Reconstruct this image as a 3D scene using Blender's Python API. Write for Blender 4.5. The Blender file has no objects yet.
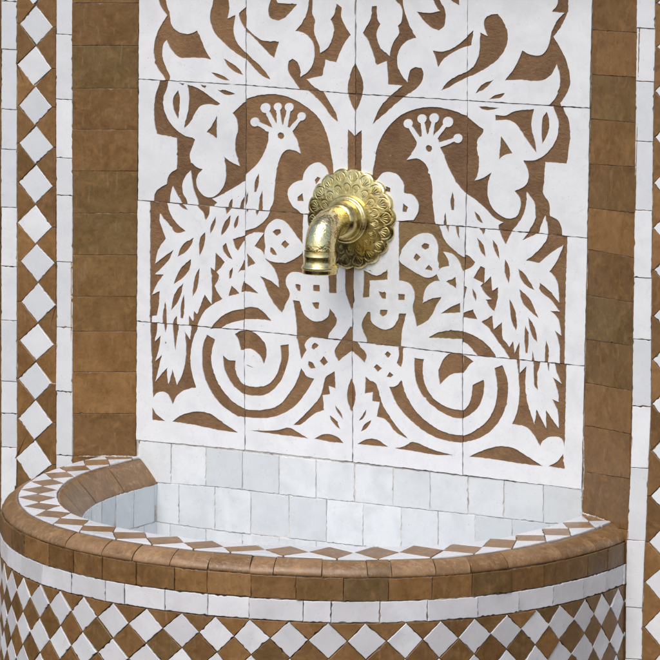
import bpy, bmesh, math, random
import numpy as np
from mathutils import Vector, Matrix, noise
from mathutils.geometry import delaunay_2d_cdt
random.seed(7)
scn = bpy.context.scene
R = math.radians

# ------------------------------------------------------------------ camera, sky, sun, exposure
FPX, CYP, YAW, PIT, ROLL = 2999.88, 216.82, 0.54209, -0.10013, 0.01258
CAM = Vector((1.75469, -2.96612, 0.20323))
cd = bpy.data.cameras.new('camera'); cam = bpy.data.objects.new('camera', cd)
scn.collection.objects.link(cam); scn.camera = cam
CR = Matrix.Rotation(YAW, 4, 'Z') @ Matrix.Rotation(math.pi/2+PIT, 4, 'X') @ Matrix.Rotation(ROLL, 4, 'Z')
cam.matrix_world = Matrix.Translation(CAM) @ CR
cd.sensor_width = 36; cd.lens = FPX/660*36; cd.shift_y = -(330-CYP)/660
cd.clip_start = 0.05; cd.clip_end = 200

w = bpy.data.worlds.new('World'); scn.world = w; w.use_nodes = True
nt = w.node_tree; bg = nt.nodes['Background']
sky = nt.nodes.new('ShaderNodeTexSky'); sky.sky_type = 'NISHITA'; sky.sun_disc = False
SUN_EL, SUN_AZ = 48, 174          # degrees; azimuth measured clockwise from +y (behind the camera's left shoulder)
sky.sun_elevation = R(SUN_EL); sky.sun_rotation = R(SUN_AZ)
sky.air_density = 1.0; sky.dust_density = 3.0; sky.ozone_density = 1.0
nt.links.new(sky.outputs[0], bg.inputs[0]); bg.inputs[1].default_value = 0.13
sl = bpy.data.lights.new('sun', 'SUN'); sl.energy = 1.35; sl.angle = R(45); sl.color = (1, .975, .945)
so = bpy.data.objects.new('sun', sl); scn.collection.objects.link(so)
sd = Vector((math.sin(R(SUN_AZ))*math.cos(R(SUN_EL)), math.cos(R(SUN_AZ))*math.cos(R(SUN_EL)), math.sin(R(SUN_EL))))
so.rotation_euler = sd.to_track_quat('Z', 'Y').to_euler()
scn.view_settings.view_transform = 'Standard'; scn.view_settings.look = 'None'
scn.view_settings.exposure = 0.24; scn.view_settings.gamma = 1

# ------------------------------------------------------------------ helpers
def ray(px, py):
    return (CR.to_3x3() @ Vector(((px-330)/FPX, -(py-CYP)/FPX, -1))).normalized()
def on_plane(px, py, P, n):
    d = ray(px, py); return CAM + d*((P-CAM).dot(n)/d.dot(n))
def project(X):
    q = CR.to_3x3().transposed() @ (Vector(X)-CAM)
    return 330+FPX*q.x/-q.z, CYP-FPX*q.y/-q.z
C = scn.collection
class MB:
    def __init__(s): s.v=[]; s.f=[]; s.t=[]; s.sm=[]
    def add(s, vs, fs, tint=(.5,.5,.5), smooth=False):
        b=len(s.v); s.v += [tuple(v) for v in vs]
        for f in fs: s.f.append([b+i for i in f]); s.t.append(tint); s.sm.append(smooth)
    def build(s, name, mat, parent=None, label=None):
        me=bpy.data.meshes.new(name); me.from_pydata(s.v,[],s.f)
        a=me.attributes.new('tint','FLOAT_COLOR','FACE')
        a.data.foreach_set('color',[c for t in s.t for c in (*t,1.0)])
        me.polygons.foreach_set('use_smooth', s.sm)
        me.materials.append(mat); me.update()
        o=bpy.data.objects.new(name,me); C.objects.link(o)
        if parent:
            o.parent=parent; o.matrix_parent_inverse=Matrix.Translation(parent.location).inverted()
        if label: o['label']=label
        return o
def thing(name,label,cat,loc=(0,0,0),group=None):
    o=bpy.data.objects.new(name,None); o.empty_display_size=.05; o.location=loc; C.objects.link(o)
    o['label']=label; o['category']=cat
    if group: o['group']=group
    return o
def rt(): return (random.random(),random.random(),random.random())

def loop2d(pts, step, jit):
    """subdivide a closed 2D loop and roughen its edge"""
    out=[]; n=len(pts)
    for i in range(n):
        a=Vector(pts[i]); b=Vector(pts[(i+1)%n]); L=(b-a).length; k=max(1,int(L/step))
        nn=Vector((-(b-a).y,(b-a).x))/max(L,1e-9)
        for j in range(k):
            q=a.lerp(b,j/k)
            m = 1.0 if j else .4
            out.append(q+nn*random.gauss(0,jit)*m)
    return out
def inset2d(L, d):
    n=len(L); area=sum(L[i].x*L[(i+1)%n].y-L[(i+1)%n].x*L[i].y for i in range(n))
    sg = 1 if area>0 else -1; out=[]
    for i in range(n):
        a=L[i-1]; b=L[i]; c=L[(i+1)%n]
        e1=(b-a); e2=(c-b)
        if e1.length<1e-9 or e2.length<1e-9: out.append(b.copy()); continue
        e1.normalize(); e2.normalize()
        n1=Vector((-e1.y,e1.x))*sg; n2=Vector((-e2.y,e2.x))*sg
        m=n1+n2
        if m.length<.2: out.append(b+n1*d); continue
        m.normalize(); out.append(b+m*d/max(.35,m.dot(n1)))
    return out
def tile(mb, poly, n, h=.004, gap=.0004, bev=.0004, step=.0032, jit=.00008, tilt=.009, tint=None, chip=.10):
    """one flat zellige tile: poly = 3D corners, n = outward normal"""
    n=Vector(n).normalized(); O=sum((Vector(p) for p in poly),Vector())/len(poly)
    ux=(Vector(poly[1])-Vector(poly[0])); ux=(ux-n*ux.dot(n)).normalized(); uy=n.cross(ux)
    P2=[Vector(((Vector(p)-O).dot(ux),(Vector(p)-O).dot(uy))) for p in poly]
    hh=[(Vector(p)-O).dot(n) for p in poly]
    L=loop2d(P2,step,jit)
    A=inset2d(L,gap)
    # small chips on the arris
    A2=inset2d(A,.001)
    for i in range(len(A)):
        if random.random()<chip*.4 and (A2[i]-A[i]).length<.0013: A[i]=A[i].lerp(A2[i],random.choice((.35,.5,.7,1.1)))
    B=inset2d(A,bev)
    tx,ty=random.gauss(0,tilt),random.gauss(0,tilt); dz=random.gauss(0,.00025)
    def P(q,z): return O+ux*q.x+uy*q.y+n*z
    lo=[P(q,-.002) for q in A]; mi=[P(q,h-bev*.8+dz+tx*q.x+ty*q.y) for q in A]; hi=[P(q,h+dz+tx*q.x+ty*q.y) for q in B]
    area=sum(A[i].x*A[(i+1)%len(A)].y-A[(i+1)%len(A)].x*A[i].y for i in range(len(A)))
    k=len(L); fs=[]
    for i in range(k):
        j=(i+1)%k; fs.append((i,j,k+j,k+i)); fs.append((k+i,k+j,2*k+j,2*k+i))
    fs.append(tuple(range(2*k,3*k)))
    if area<0: fs=[tuple(reversed(f)) for f in fs]
    mb.add(lo+mi+hi,fs,tint or rt())

# ------------------------------------------------------------------ materials
def newmat(name):
    m=bpy.data.materials.new(name); m.use_nodes=True; t=m.node_tree
    return m,t,t.nodes['Principled BSDF']
def N(t,k,**kw):
    n=t.nodes.new(k)
    for a,b in kw.items(): setattr(n,a,b)
    return n
def ramp(t,src,stops):
    r=N(t,'ShaderNodeValToRGB'); e=r.color_ramp.elements
    while len(e)<len(stops): e.new(.5)
    for x,(p,c) in zip(e,stops): x.position=p; x.color=(*c,1) if len(c)==3 else c
    t.links.new(src,r.inputs[0]); return r.outputs[0]
def coords(t, scatter=3.0):
    tc=N(t,'ShaderNodeTexCoord'); at=N(t,'ShaderNodeAttribute',attribute_name='tint')
    vm=N(t,'ShaderNodeVectorMath',operation='MULTIPLY_ADD'); vm.inputs[1].default_value=(scatter,)*3
    t.links.new(at.outputs['Color'],vm.inputs[0]); t.links.new(tc.outputs['Object'],vm.inputs[2])
    sp=N(t,'ShaderNodeSeparateColor'); t.links.new(at.outputs['Color'],sp.inputs[0])
    return vm.outputs[0], sp, tc.outputs['Object']
def noi(t,vec,scale,detail=4,rough=.55,dist=0):
    n=N(t,'ShaderNodeTexNoise'); n.inputs['Scale'].default_value=scale; n.inputs['Detail'].default_value=detail
    n.inputs['Roughness'].default_value=rough; n.inputs['Distortion'].default_value=dist
    t.links.new(vec,n.inputs['Vector']); return n.outputs['Fac']
def mix(t,a,b,f,blend='MIX'):
    m=N(t,'ShaderNodeMix',data_type='RGBA',blend_type=blend)
    for s,v in ((m.inputs[0],f),(m.inputs[6],a),(m.inputs[7],b)):
        if hasattr(v,'links') or isinstance(v,bpy.types.NodeSocket): t.links.new(v,s)
        else: s.default_value = v if isinstance(v,float) else (*v,1)
    return m.outputs[2]
def bump(t,b,chain):
    prev=None
    for src,strength,dist in chain:
        bn=N(t,'ShaderNodeBump'); bn.inputs['Strength'].default_value=strength; bn.inputs['Distance'].default_value=dist
        t.links.new(src,bn.inputs['Height'])
        if prev: t.links.new(prev,bn.inputs['Normal'])
        prev=bn.outputs[0]
    t.links.new(prev,b.inputs['Normal'])

def gmul(t,a,b):
    m=N(t,'ShaderNodeMath',operation='MULTIPLY'); t.links.new(a,m.inputs[0]); t.links.new(b,m.inputs[1]); return m.outputs[0]
def white_glaze(name, lo, hi, grey, rough=.3, cloud=.5, dirt=False):
    m,t,b=newmat(name); v,sp,obj=coords(t)
    base=mix(t,lo,hi,sp.outputs[0])
    n1=noi(t,v,30,5,.6,.4); c=mix(t,base,grey,ramp(t,n1,[(.42,(0,0,0)),(.80,(cloud,)*3)]))
    n3=noi(t,v,90,6,.75,1.0); c=mix(t,c,(grey[0]*.86,grey[1]*.86,grey[2]*.88),ramp(t,n3,[(.56,(0,0,0)),(.74,(.40,)*3)]))
    if dirt: c=mix(t,c,(.46,.45,.44),ramp(t,gmul(t,sp.outputs[1],noi(t,obj,60,6,.7,.8)),[(.30,(0,0,0)),(.62,(.38,)*3)]))
    # pin holes and grey specks
    n2=noi(t,v,420,2,.5); c=mix(t,c,(.33,.33,.35),ramp(t,n2,[(.725,(0,0,0)),(.77,(.8,)*3)]))
    t.links.new(c,b.inputs['Base Color'])
    r=ramp(t,noi(t,v,60,3),[(.3,(rough*.7,)*3),(.75,(rough*1.6,)*3)]); t.links.new(r,b.inputs['Roughness'])
    bump(t,b,[(noi(t,v,22,2,.4),.5,.003),(noi(t,v,160,4,.6),.25,.0006)])
    return m
def brown_glaze(name, a, bcol, olive, rough=.28, olv=(.60,.85), light=.25, scr=0.):
    m,t,b=newmat(name); v,sp,obj=coords(t)
    base=mix(t,a,bcol,sp.outputs[0])
    base=mix(t,base,olive,ramp(t,sp.outputs[1],[(olv[0],(0,0,0)),(olv[1],(.72,)*3)]))
    n1=noi(t,v,26,6,.65,.8)
    c=mix(t,base,(.62,.58,.55),ramp(t,n1,[(.40,(.5,)*3),(.60,(0,0,0))]),'MULTIPLY')
    n4=noi(t,v,55,6,.7,1.5); c=mix(t,c,tuple(x*1.55 for x in bcol),ramp(t,n4,[(.50,(0,0,0)),(.74,(light*1.7,)*3)]))
    c=mix(t,c,(.55,.52,.50),ramp(t,noi(t,v,170,6,.75,.4),[(.34,(.55,)*3),(.52,(0,0,0))]),'MULTIPLY')
    # brush and cut scratches
    mp=N(t,'ShaderNodeMapping'); mp.inputs['Scale'].default_value=(1,1,.14); mp.inputs['Rotation'].default_value=(.1,.35,0); t.links.new(v,mp.inputs[0])
    n2=noi(t,mp.outputs[0],240,5,.65,.4); c=mix(t,c,(.34,.25,.15),ramp(t,n2,[(.60,(0,0,0)),(.72,(.38,)*3)]))
    if scr:
        mq=N(t,'ShaderNodeMapping'); mq.inputs['Scale'].default_value=(.25,1,1); mq.inputs['Rotation'].default_value=(.4,.2,.9); t.links.new(v,mq.inputs[0])
        c=mix(t,c,(.42,.33,.23),ramp(t,noi(t,mq.outputs[0],170,6,.75,1.2),[(.56,(0,0,0)),(.70,(scr,)*3)]))
    n3=noi(t,v,330,3,.6); c=mix(t,c,(.05,.03,.015),ramp(t,n3,[(.66,(0,0,0)),(.74,(.55,)*3)]))
    t.links.new(c,b.inputs['Base Color'])
    r=ramp(t,n1,[(.3,(rough*.75,)*3),(.7,(rough*1.5,)*3)]); t.links.new(r,b.inputs['Roughness'])
    bump(t,b,[(noi(t,v,24,3,.5),.5,.003),(n2,.22,.0006),(noi(t,v,300,4,.6),.2,.0004)])
    return m
M={}
M['white']=white_glaze('white_glaze',(.65,.675,.70),(.80,.815,.835),(.58,.61,.64))
M['white_panel']=white_glaze('panel_white_glaze',(.755,.78,.805),(.80,.815,.835),(.60,.625,.66),.30,.6,True)
M['white_pool']=white_glaze('basin_white_glaze',(.60,.64,.66),(.76,.79,.81),(.53,.57,.585),.22,.7)
M['white_body']=white_glaze('body_white_glaze',(.58,.58,.595),(.79,.80,.82),(.52,.51,.53),.3,.6)
M['brown']=brown_glaze('brown_glaze',(.185,.098,.033),(.275,.145,.050),(.150,.100,.037))
M['brown_rim']=brown_glaze('rim_brown_glaze',(.215,.120,.048),(.320,.192,.094),(.20,.125,.055),.34,(.8,.98),.42,.75)
M['brown_chip']=brown_glaze('mosaic_brown_glaze',(.175,.092,.033),(.275,.145,.051),(.14,.088,.032),.36,(.62,.9))
# chiselled clay ground of the carved panel
m,t,b=newmat('carved_clay'); v,sp,obj=coords(t)
base=mix(t,(.180,.097,.042),(.250,.138,.060),sp.outputs[0]); base=mix(t,base,(.235,.150,.060),sp.outputs[1])
mp=N(t,'ShaderNodeMapping'); mp.inputs['Scale'].default_value=(.62,1,1); mp.inputs['Rotation'].default_value=(0,.7,0); t.links.new(v,mp.inputs[0])
nA=noi(t,mp.outputs[0],260,5,.65,.5); nB=noi(t,v,35,5,.6,.5)
c=mix(t,base,(.60,.55,.52),ramp(t,nA,[(.32,(.5,)*3),(.52,(0,0,0))]),'MULTIPLY')
c=mix(t,c,(.36,.22,.12),ramp(t,nA,[(.62,(0,0,0)),(.76,(.28,)*3)]))
c=mix(t,c,(.6,.55,.5),ramp(t,nB,[(.38,(.55,)*3),(.55,(0,0,0))]),'MULTIPLY')
c=mix(t,c,(.55,.47,.38),ramp(t,noi(t,v,300,3,.6),[(.67,(0,0,0)),(.74,(.5,)*3)]))
t.links.new(c,b.inputs['Base Color']); b.inputs['Roughness'].default_value=.62
bump(t,b,[(nA,.75,.0016),(noi(t,v,500,3,.6),.3,.0004)]); M['clay']=m
# raw edge of the cut glaze
def grout_mat(name,dark,pale,lo,hi):
    m,t,b=newmat(name); v,sp,obj=coords(t)
    n=noi(t,obj,38,5,.65,.6)
    c=ramp(t,n,[(lo,dark),(hi,pale)]); t.links.new(c,b.inputs['Base Color']); b.inputs['Roughness'].default_value=.9
    bump(t,b,[(noi(t,obj,400,4,.6),.5,.0008)]); return m
M['grout']=grout_mat('dark_grout',(.115,.075,.050),(.48,.39,.29),.46,.62)
M['grout_pale']=grout_mat('pale_grout',(.30,.27,.24),(.72,.70,.66),.35,.58)
M['mortar']=grout_mat('white_mortar',(.26,.19,.13),(.62,.59,.54),.40,.60)
m,t,b=newmat('plaster'); v,sp,obj=coords(t)
t.links.new(ramp(t,noi(t,obj,12,5),[(.3,(.22,.15,.10)),(.7,(.30,.22,.15))]),b.inputs['Base Color']); b.inputs['Roughness'].default_value=.9; M['plaster']=m
# brass
m,t,b=newmat('cast_brass'); v,sp,obj=coords(t,0.0)
n=noi(t,obj,45,5,.6,.5)
c=ramp(t,n,[(.30,(.50,.38,.15)),(.50,(.72,.60,.28)),(.72,(.84,.74,.42))])
c=mix(t,c,(.20,.15,.06),ramp(t,noi(t,obj,150,5,.7,.6),[(.60,(0,0,0)),(.76,(.55,)*3)]))
t.links.new(c,b.inputs['Base Color']); b.inputs['Metallic'].default_value=1
t.links.new(ramp(t,noi(t,obj,90,4),[(.3,(.16,)*3),(.7,(.34,)*3)]),b.inputs['Roughness'])
bump(t,b,[(noi(t,obj,70,3,.5),.35,.0022),(noi(t,obj,420,3,.5),.25,.0004)]); M['brass']=m
m,t,b=newmat('hammered_brass'); v,sp,obj=coords(t,0.0)
t.links.new(ramp(t,noi(t,obj,60,5,.6),[(.32,(.64,.52,.22)),(.6,(.86,.76,.43))]),b.inputs['Base Color']); b.inputs['Metallic'].default_value=1
b.inputs['Roughness'].default_value=.15
vo=N(t,'ShaderNodeTexVoronoi',feature='DISTANCE_TO_EDGE'); vo.inputs['Scale'].default_value=210
mv=N(t,'ShaderNodeVectorMath',operation='ADD'); nn=N(t,'ShaderNodeTexNoise'); nn.inputs['Scale'].default_value=90
t.links.new(obj,nn.inputs['Vector']); sc=N(t,'ShaderNodeVectorMath',operation='SCALE'); sc.inputs['Scale'].default_value=.012
t.links.new(nn.outputs['Color'],sc.inputs[0]); t.links.new(obj,mv.inputs[0]); t.links.new(sc.outputs[0],mv.inputs[1]); t.links.new(mv.outputs[0],vo.inputs['Vector'])
bump(t,b,[(noi(t,obj,60,3,.5),.5,.003),(ramp(t,vo.outputs['Distance'],[(.0,(0,0,0)),(.22,(1,1,1))]),.15,.0006)]); M['brass_ham']=m

# ------------------------------------------------------------------ key dimensions (metres)
XL, XR = -.3030, .3010            # niche hinges on the panel plane (y = 0)
FY = -.045                        # front wall plane
XLF, XRF = -.3690, .3790          # niche mouth on the front plane
RZ = -.4548                       # rim height
CX, CY = .00386, -.06267          # centre of the half-round basin
TOP, BOT = .17, -.78
P0 = Vector((0,0,0)); NP = Vector((0,-1,0)); PF = Vector((0,FY,0))
nL = Vector((-(FY), XLF-XL, 0)); nL = Vector((.045,-.066,0)).normalized(); PL=Vector((XL,0,0))
nR = Vector((-.045,-.078,0)).normalized(); PR=Vector((XR,0,0))

# backing wall (structure): a solid prism behind all the tiling
def prism(mb, outline, z0, z1, tint=(.5,.5,.5)):
    n=len(outline); vs=[(x,y,z0) for x,y in outline]+[(x,y,z1) for x,y in outline]
    mb.add(vs,[(i,(i+1)%n,n+(i+1)%n,n+i) for i in range(n)]+[tuple(range(n))[::-1],tuple(range(n,2*n))],tint)
mb=MB(); g=.0052
prism(mb,[(-1.6,FY+g),(XLF-.002,FY+g),(XL-.001,g),(XR+.001,g),(XRF+.002,FY+g),(1.6,FY+g),(1.6,.22),(-1.6,.22)],BOT-.0,TOP)
prism(mb,[(-1.6,FY+g),(1.6,FY+g),(1.6,.22),(-1.6,.22)],TOP+.0005,.75)
o=mb.build('wall',M['plaster']); o['kind']='structure'

# ------------------------------------------------------------------ generic wall tiling from traced outlines
def px_tile(mb, pts, P, n, **k):
    tile(mb,[on_plane(x,y,P,n) for x,y in pts],n,h=k.pop('h',.0),**k)
def sheet(mb, a, b, n, z0, z1, off):
    """thin grout bed from ground point a to b (x,y) at -off behind the tile faces"""
    n=Vector(n)*-off
    q=[Vector((a[0],a[1],z0))+n,Vector((b[0],b[1],z0))+n,Vector((b[0],b[1],z1))+n,Vector((a[0],a[1],z1))+n]
    back=[p-Vector(n)*0 + Vector((0,.0022,0)) for p in q]
    mb.add(q+back,[(0,1,2,3),(7,6,5,4),(0,4,5,1),(1,5,6,2),(2,6,7,3),(3,7,4,0)])

def lerp_tab(tab,x):
    if x<=tab[0][0]: return tab[0][1]
    for (a,b),(c,d) in zip(tab,tab[1:]):
        if x<=c: return b+(d-b)*(x-a)/(c-a)
    return tab[-1][1]

# ---- left brown strip (splayed reveal)
def z_at(px,py,P,n): return on_plane(px,py,P,n).z
tl=thing('brown_tile_strip','olive brown glazed tiles stacked in the wider reveal left of the peacock panel','tile strip',(XL-.03,-.02,RZ),'brown tile reveals')
mb=MB(); ys=[-82,-39,3,45.6,88.5,129.7,171,213.5,255,296.5,331.5,372,413.5,456,500,545]
oliveL={3:.9,2:.2,6:.8,7:.85,8:.75,9:.7,10:.55}
for i in range(len(ys)-1):
    P=[on_plane(72,ys[i],PL,nL),on_plane(138,ys[i],PL,nL),on_plane(138,ys[i+1],PL,nL),on_plane(72,ys[i+1],PL,nL)]
    for k,(x,y) in enumerate(((XLF,FY),(XL,0),(XL,0),(XLF,FY))):
        P[k]=Vector((x,y,P[k].z))
    if i<8: a=[.0012,-.0012][i%2]*.4
    tile(mb,P,nL,h=.0,gap=.00028,bev=.0003,jit=.00012,tilt=.006,tint=(random.random(),oliveL.get(i,random.uniform(.2,.7)),random.random()))
mb.build('glazed_tiles',M['brown'],tl)
mb=MB(); sheet(mb,(XLF,FY),(XL,0),nL,BOT,TOP,.0012); mb.build('grout_bed',M['grout'],tl)
# ---- right brown strip
tr=thing('brown_tile_strip','brown glazed tiles with sloping joints in the narrow reveal right of the peacock panel','tile strip',(XR+.04,-.02,RZ),'brown tile reveals')
mb=MB(); jl=[-59,-15,29.6,74,118.4,163.8,207.5,249,295,339.3,383,426,472.7,522,570]; jr=[-59,-13,32.3,77,122.5,166.5,212.6,258,303,346,391.5,435,480,532,582]
for i in range(len(jl)-1):
    P=[Vector((XR,0,z_at(587,jl[i],PR,nR))),Vector((XRF,FY,z_at(634,jr[i],PR,nR))),Vector((XRF,FY,z_at(634,jr[i+1],PR,nR))),Vector((XR,0,z_at(587,jl[i+1],PR,nR)))]
    tile(mb,P,nR,h=.0,gap=.00028,bev=.0003,jit=.00012,tilt=.006,tint=(random.random(),{3:.8,8:.92,9:.75}.get(i,random.uniform(.1,.66)),random.random()))
mb.build('glazed_tiles',M['brown'],tr)
mb=MB(); sheet(mb,(XR,0),(XRF,FY),nR,BOT,TOP,.0012); mb.build('grout_bed',M['grout'],tr)

# ---- left mosaic border on the front plane
bl=thing('mosaic_border','vertical mosaic border of full white diamonds at the left edge, beside the wide brown strip','mosaic border',(-.41,FY,BOT),'mosaic borders')
def column(parent, xa, xb, ys, P, n, mat):
    mb=MB()
    for a,b in zip(ys,ys[1:]):
        sx=random.uniform(-.4,.4)
        px_tile(mb,[(xa+sx*.5,a),(xb+sx*.3,a+ (xb-xa)*.055),(xb+sx,b+(xb-xa)*.055),(xa+sx*.6,b)],P,n,jit=.0001,tilt=.01,chip=.3)
    mb.build('white_edging',mat,parent)
column(bl,56,72.2,[-60,-18,34,99,157.6,195,261.5,327,391,455,500,566,620,690],PF,NP,M['white'])
column(bl,1,16.8,[-70,-20,1,49,109,149,207,266,320,381,413,447,510,570,640,690],PF,NP,M['white'])
def z1(x,y): return (x/4.125,y/4.125)
def z2(x,y): return (x/4.125,150+y/4.125)
def z3(x,y): return (x/4.125,300+y/4.125)
def z4(x,y): return (x/4.125,400+y/4.125)
D=[[z1(150,22),z1(218,112),z1(150,187),z1(82,97)],[z1(147,190),z1(212,283),z1(137,355),z1(70,265)],[z1(150,357),z1(215,442),z1(143,517),z1(77,435)],
[z1(153,515),z1(220,608),z1(147,677),z1(80,590)],[z2(148,60),z2(217,150),z2(147,222),z2(77,132)],[z2(146,226),z2(215,318),z2(145,387),z2(70,300)],
[z2(153,387),z2(225,467),z2(157,545),z2(87,457)],[z2(158,548),z2(230,640),z3(157,93),z2(87,625)],[z3(157,97),z3(222,185),z3(148,250),z3(80,165)],
[z3(148,255),z3(213,345),z3(145,412),z3(75,325)],[z3(147,413),z3(217,507),z3(143,577),z3(77,487)],[z4(145,165),z4(213,268),z4(127,335),z4(67,238)]]
def shiftq(q,dy): return [(x,y+dy) for x,y in q]
D=[shiftq(D[0],-81),shiftq(D[1],-81.5)]+D
for k in range(5): D.append(shiftq(D[-1],41))
def mosaic(parent, D, xa, xb, P, n):
    mw=MB(); mbn=MB()
    for q in D: px_tile(mw,q,P,n,gap=.0004,jit=.00016,tilt=.016,chip=.35,h=.0003)
    for a,b in zip(D,D[1:]):
        # right triangle, left triangle between neighbours
        for e,s,kk in ((xb,1,1),(xa,3,3)):
            ra,rb=a[kk],b[kk]; con=((a[2][0]+b[0][0])/2,(a[2][1]+b[0][1])/2)
            px_tile(mbn,[(e,ra[1]),ra,con,rb,(e,rb[1])],P,n,gap=.0004,jit=.00016,tilt=.014,tint=(random.random(),random.uniform(0,.8),random.random()))
    mw.build('white_diamonds',M['white'],parent); mbn.build('brown_triangles',M['brown_chip'],parent)
mosaic(bl,D,16.8,56,PF,NP)
# an older neighbouring strip continues beyond
mb=MB(); ys=list(range(-80,700,46))
for a,b in zip(ys,ys[1:]): px_tile(mb,[(-60,a-3),(.6,a),(.6,b),(-60,b-3)],PF,NP,tilt=.01)
mb.build('outer_brown_tiles',M['brown'],bl)
mb=MB(); sheet(mb,(-.56,FY),(XLF,FY),NP,BOT,TOP,.0014); mb.build('grout_bed',M['grout'],bl)

# ---- right mosaic border
br=thing('mosaic_border','vertical mosaic border cut by the right edge of the view, beside the narrow brown strip','mosaic border',(.43,FY,BOT),'mosaic borders')
cols=[(-50,),(-28,)]
yj=[-66,-30,28,81,141,210,277.4,339,406,467.5,540,607,658.6,700]
tab=[(-80,637.2),(28,636.2),(141,635),(277,633.5),(406,632),(480,630.5),(540,626.5),(607,625.5),(700,624.5)]
tb2=[(-80,655.5),(28,655),(141,653),(277,651.5),(406,651),(480,648),(540,645.2),(607,642.5),(700,641.5)]
mb=MB()
for a,b in zip(yj,yj[1:]):
    px_tile(mb,[(lerp_tab(tab,a),a),(lerp_tab(tb2,a),a+1),(lerp_tab(tb2,b),b+1),(lerp_tab(tab,b),b)],PF,NP,jit=.0001,tilt=.01,chip=.3)
mb.build('white_edging',M['white'],br)
tips=[(657,47),(655,91),(655,137),(654,183),(653,228),(654,270),(654,315.8),(652.8,359.5),(652,404),(651.7,450.5),(650.8,496),(649,542),(645.3,582),(644.4,627),(643,672)]
tips=[(658,3-44),(657.5,3)]+tips
Dr=[]
for i,(x,y) in enumerate(tips):
    up=(y-tips[i-1][1])/2 if i else 22; dn=(tips[i+1][1]-y)/2 if i<len(tips)-1 else 22
    W=20.5
    Dr.append([(x+W,y-up+1.6),(x+2*W,y+2.6),(x+W-.6,y+dn+1.2),(x,y)])
mw=MB(); mbn=MB()
for q in Dr: px_tile(mw,q,PF,NP,gap=.0004,jit=.00016,tilt=.016,chip=.35,h=.0003)
for a,b in zip(Dr,Dr[1:]):
    con=((a[2][0]+b[0][0])/2,(a[2][1]+b[0][1])/2)
    for k,off in ((3,0),(1,2.5)):
        ea=lerp_tab(tb2,a[3][1])+ (off and 45.5); eb=lerp_tab(tb2,b[3][1])+(off and 45.5)
        px_tile(mbn,[(ea,a[k][1]),a[k],con,b[k],(eb,b[k][1])],PF,NP,gap=.0004,jit=.00016,tilt=.014)
mw.build('white_diamonds',M['white'],br); mbn.build('brown_triangles',M['brown_chip'],br)
mb=MB()
for a,b in zip(yj,yj[1:]):
    px_tile(mb,[(lerp_tab(tb2,a)+46,a+3),(lerp_tab(tb2,a)+64,a+4),(lerp_tab(tb2,b)+64,b+4),(lerp_tab(tb2,b)+46,b+3)],PF,NP,jit=.00016,tilt=.01)
mb.build('white_edging',M['white'],br)
mb=MB(); ys=list(range(-80,700,46))
for a,b in zip(ys,ys[1:]): px_tile(mb,[(lerp_tab(tb2,a)+64.6,a+4),(lerp_tab(tb2,a)+128,a+8),(lerp_tab(tb2,b)+128,b+8),(lerp_tab(tb2,b)+64.6,b+4)],PF,NP,tilt=.01)
mb.build('outer_brown_tiles',M['brown'],br)
mb=MB(); sheet(mb,(XRF,FY),(.56,FY),NP,BOT,TOP,.0014); mb.build('grout_bed',M['grout'],br)

# ---- carved peacock panel: traced tile by tile (origin px, then outlines at 5x)
pn=thing('peacock_panel','white glazed panel carved with two facing crowned peacocks and spiral scrolls over brown clay','tile panel',(0,0,-.43))
T={}
ORG={'00':(130,0),'10':(130,76),'20':(130,196),'30':(130,315),'01':(238,0),'11':(238,82),'21':(238,205),'31':(238,325),
'02':(347,0),'12':(347,92),'22':(347,216),'32':(347,335),'03':(460,0),'13':(460,100),'23':(460,225),'33':(460,353)}
def disc(x,y,r,n=14): return [(x+r*math.cos(2*math.pi*i/n),y+r*math.sin(2*math.pi*i/n)) for i in range(n)]
def stalk(x,y,X,Y,w0,w1):
    d=Vector((X-x,Y-y)).normalized(); s=Vector((-d.y,d.x)); return [(x+s.x*w0,y+s.y*w0),(x-s.x*w0,y-s.y*w0),(X-s.x*w1,Y-s.y*w1),(X+s.x*w1,Y+s.y*w1)]
def poly(s):
    v=[float(k) for k in s.replace(' ',',').split(',') if k]; return list(zip(v[::2],v[1::2]))
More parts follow.
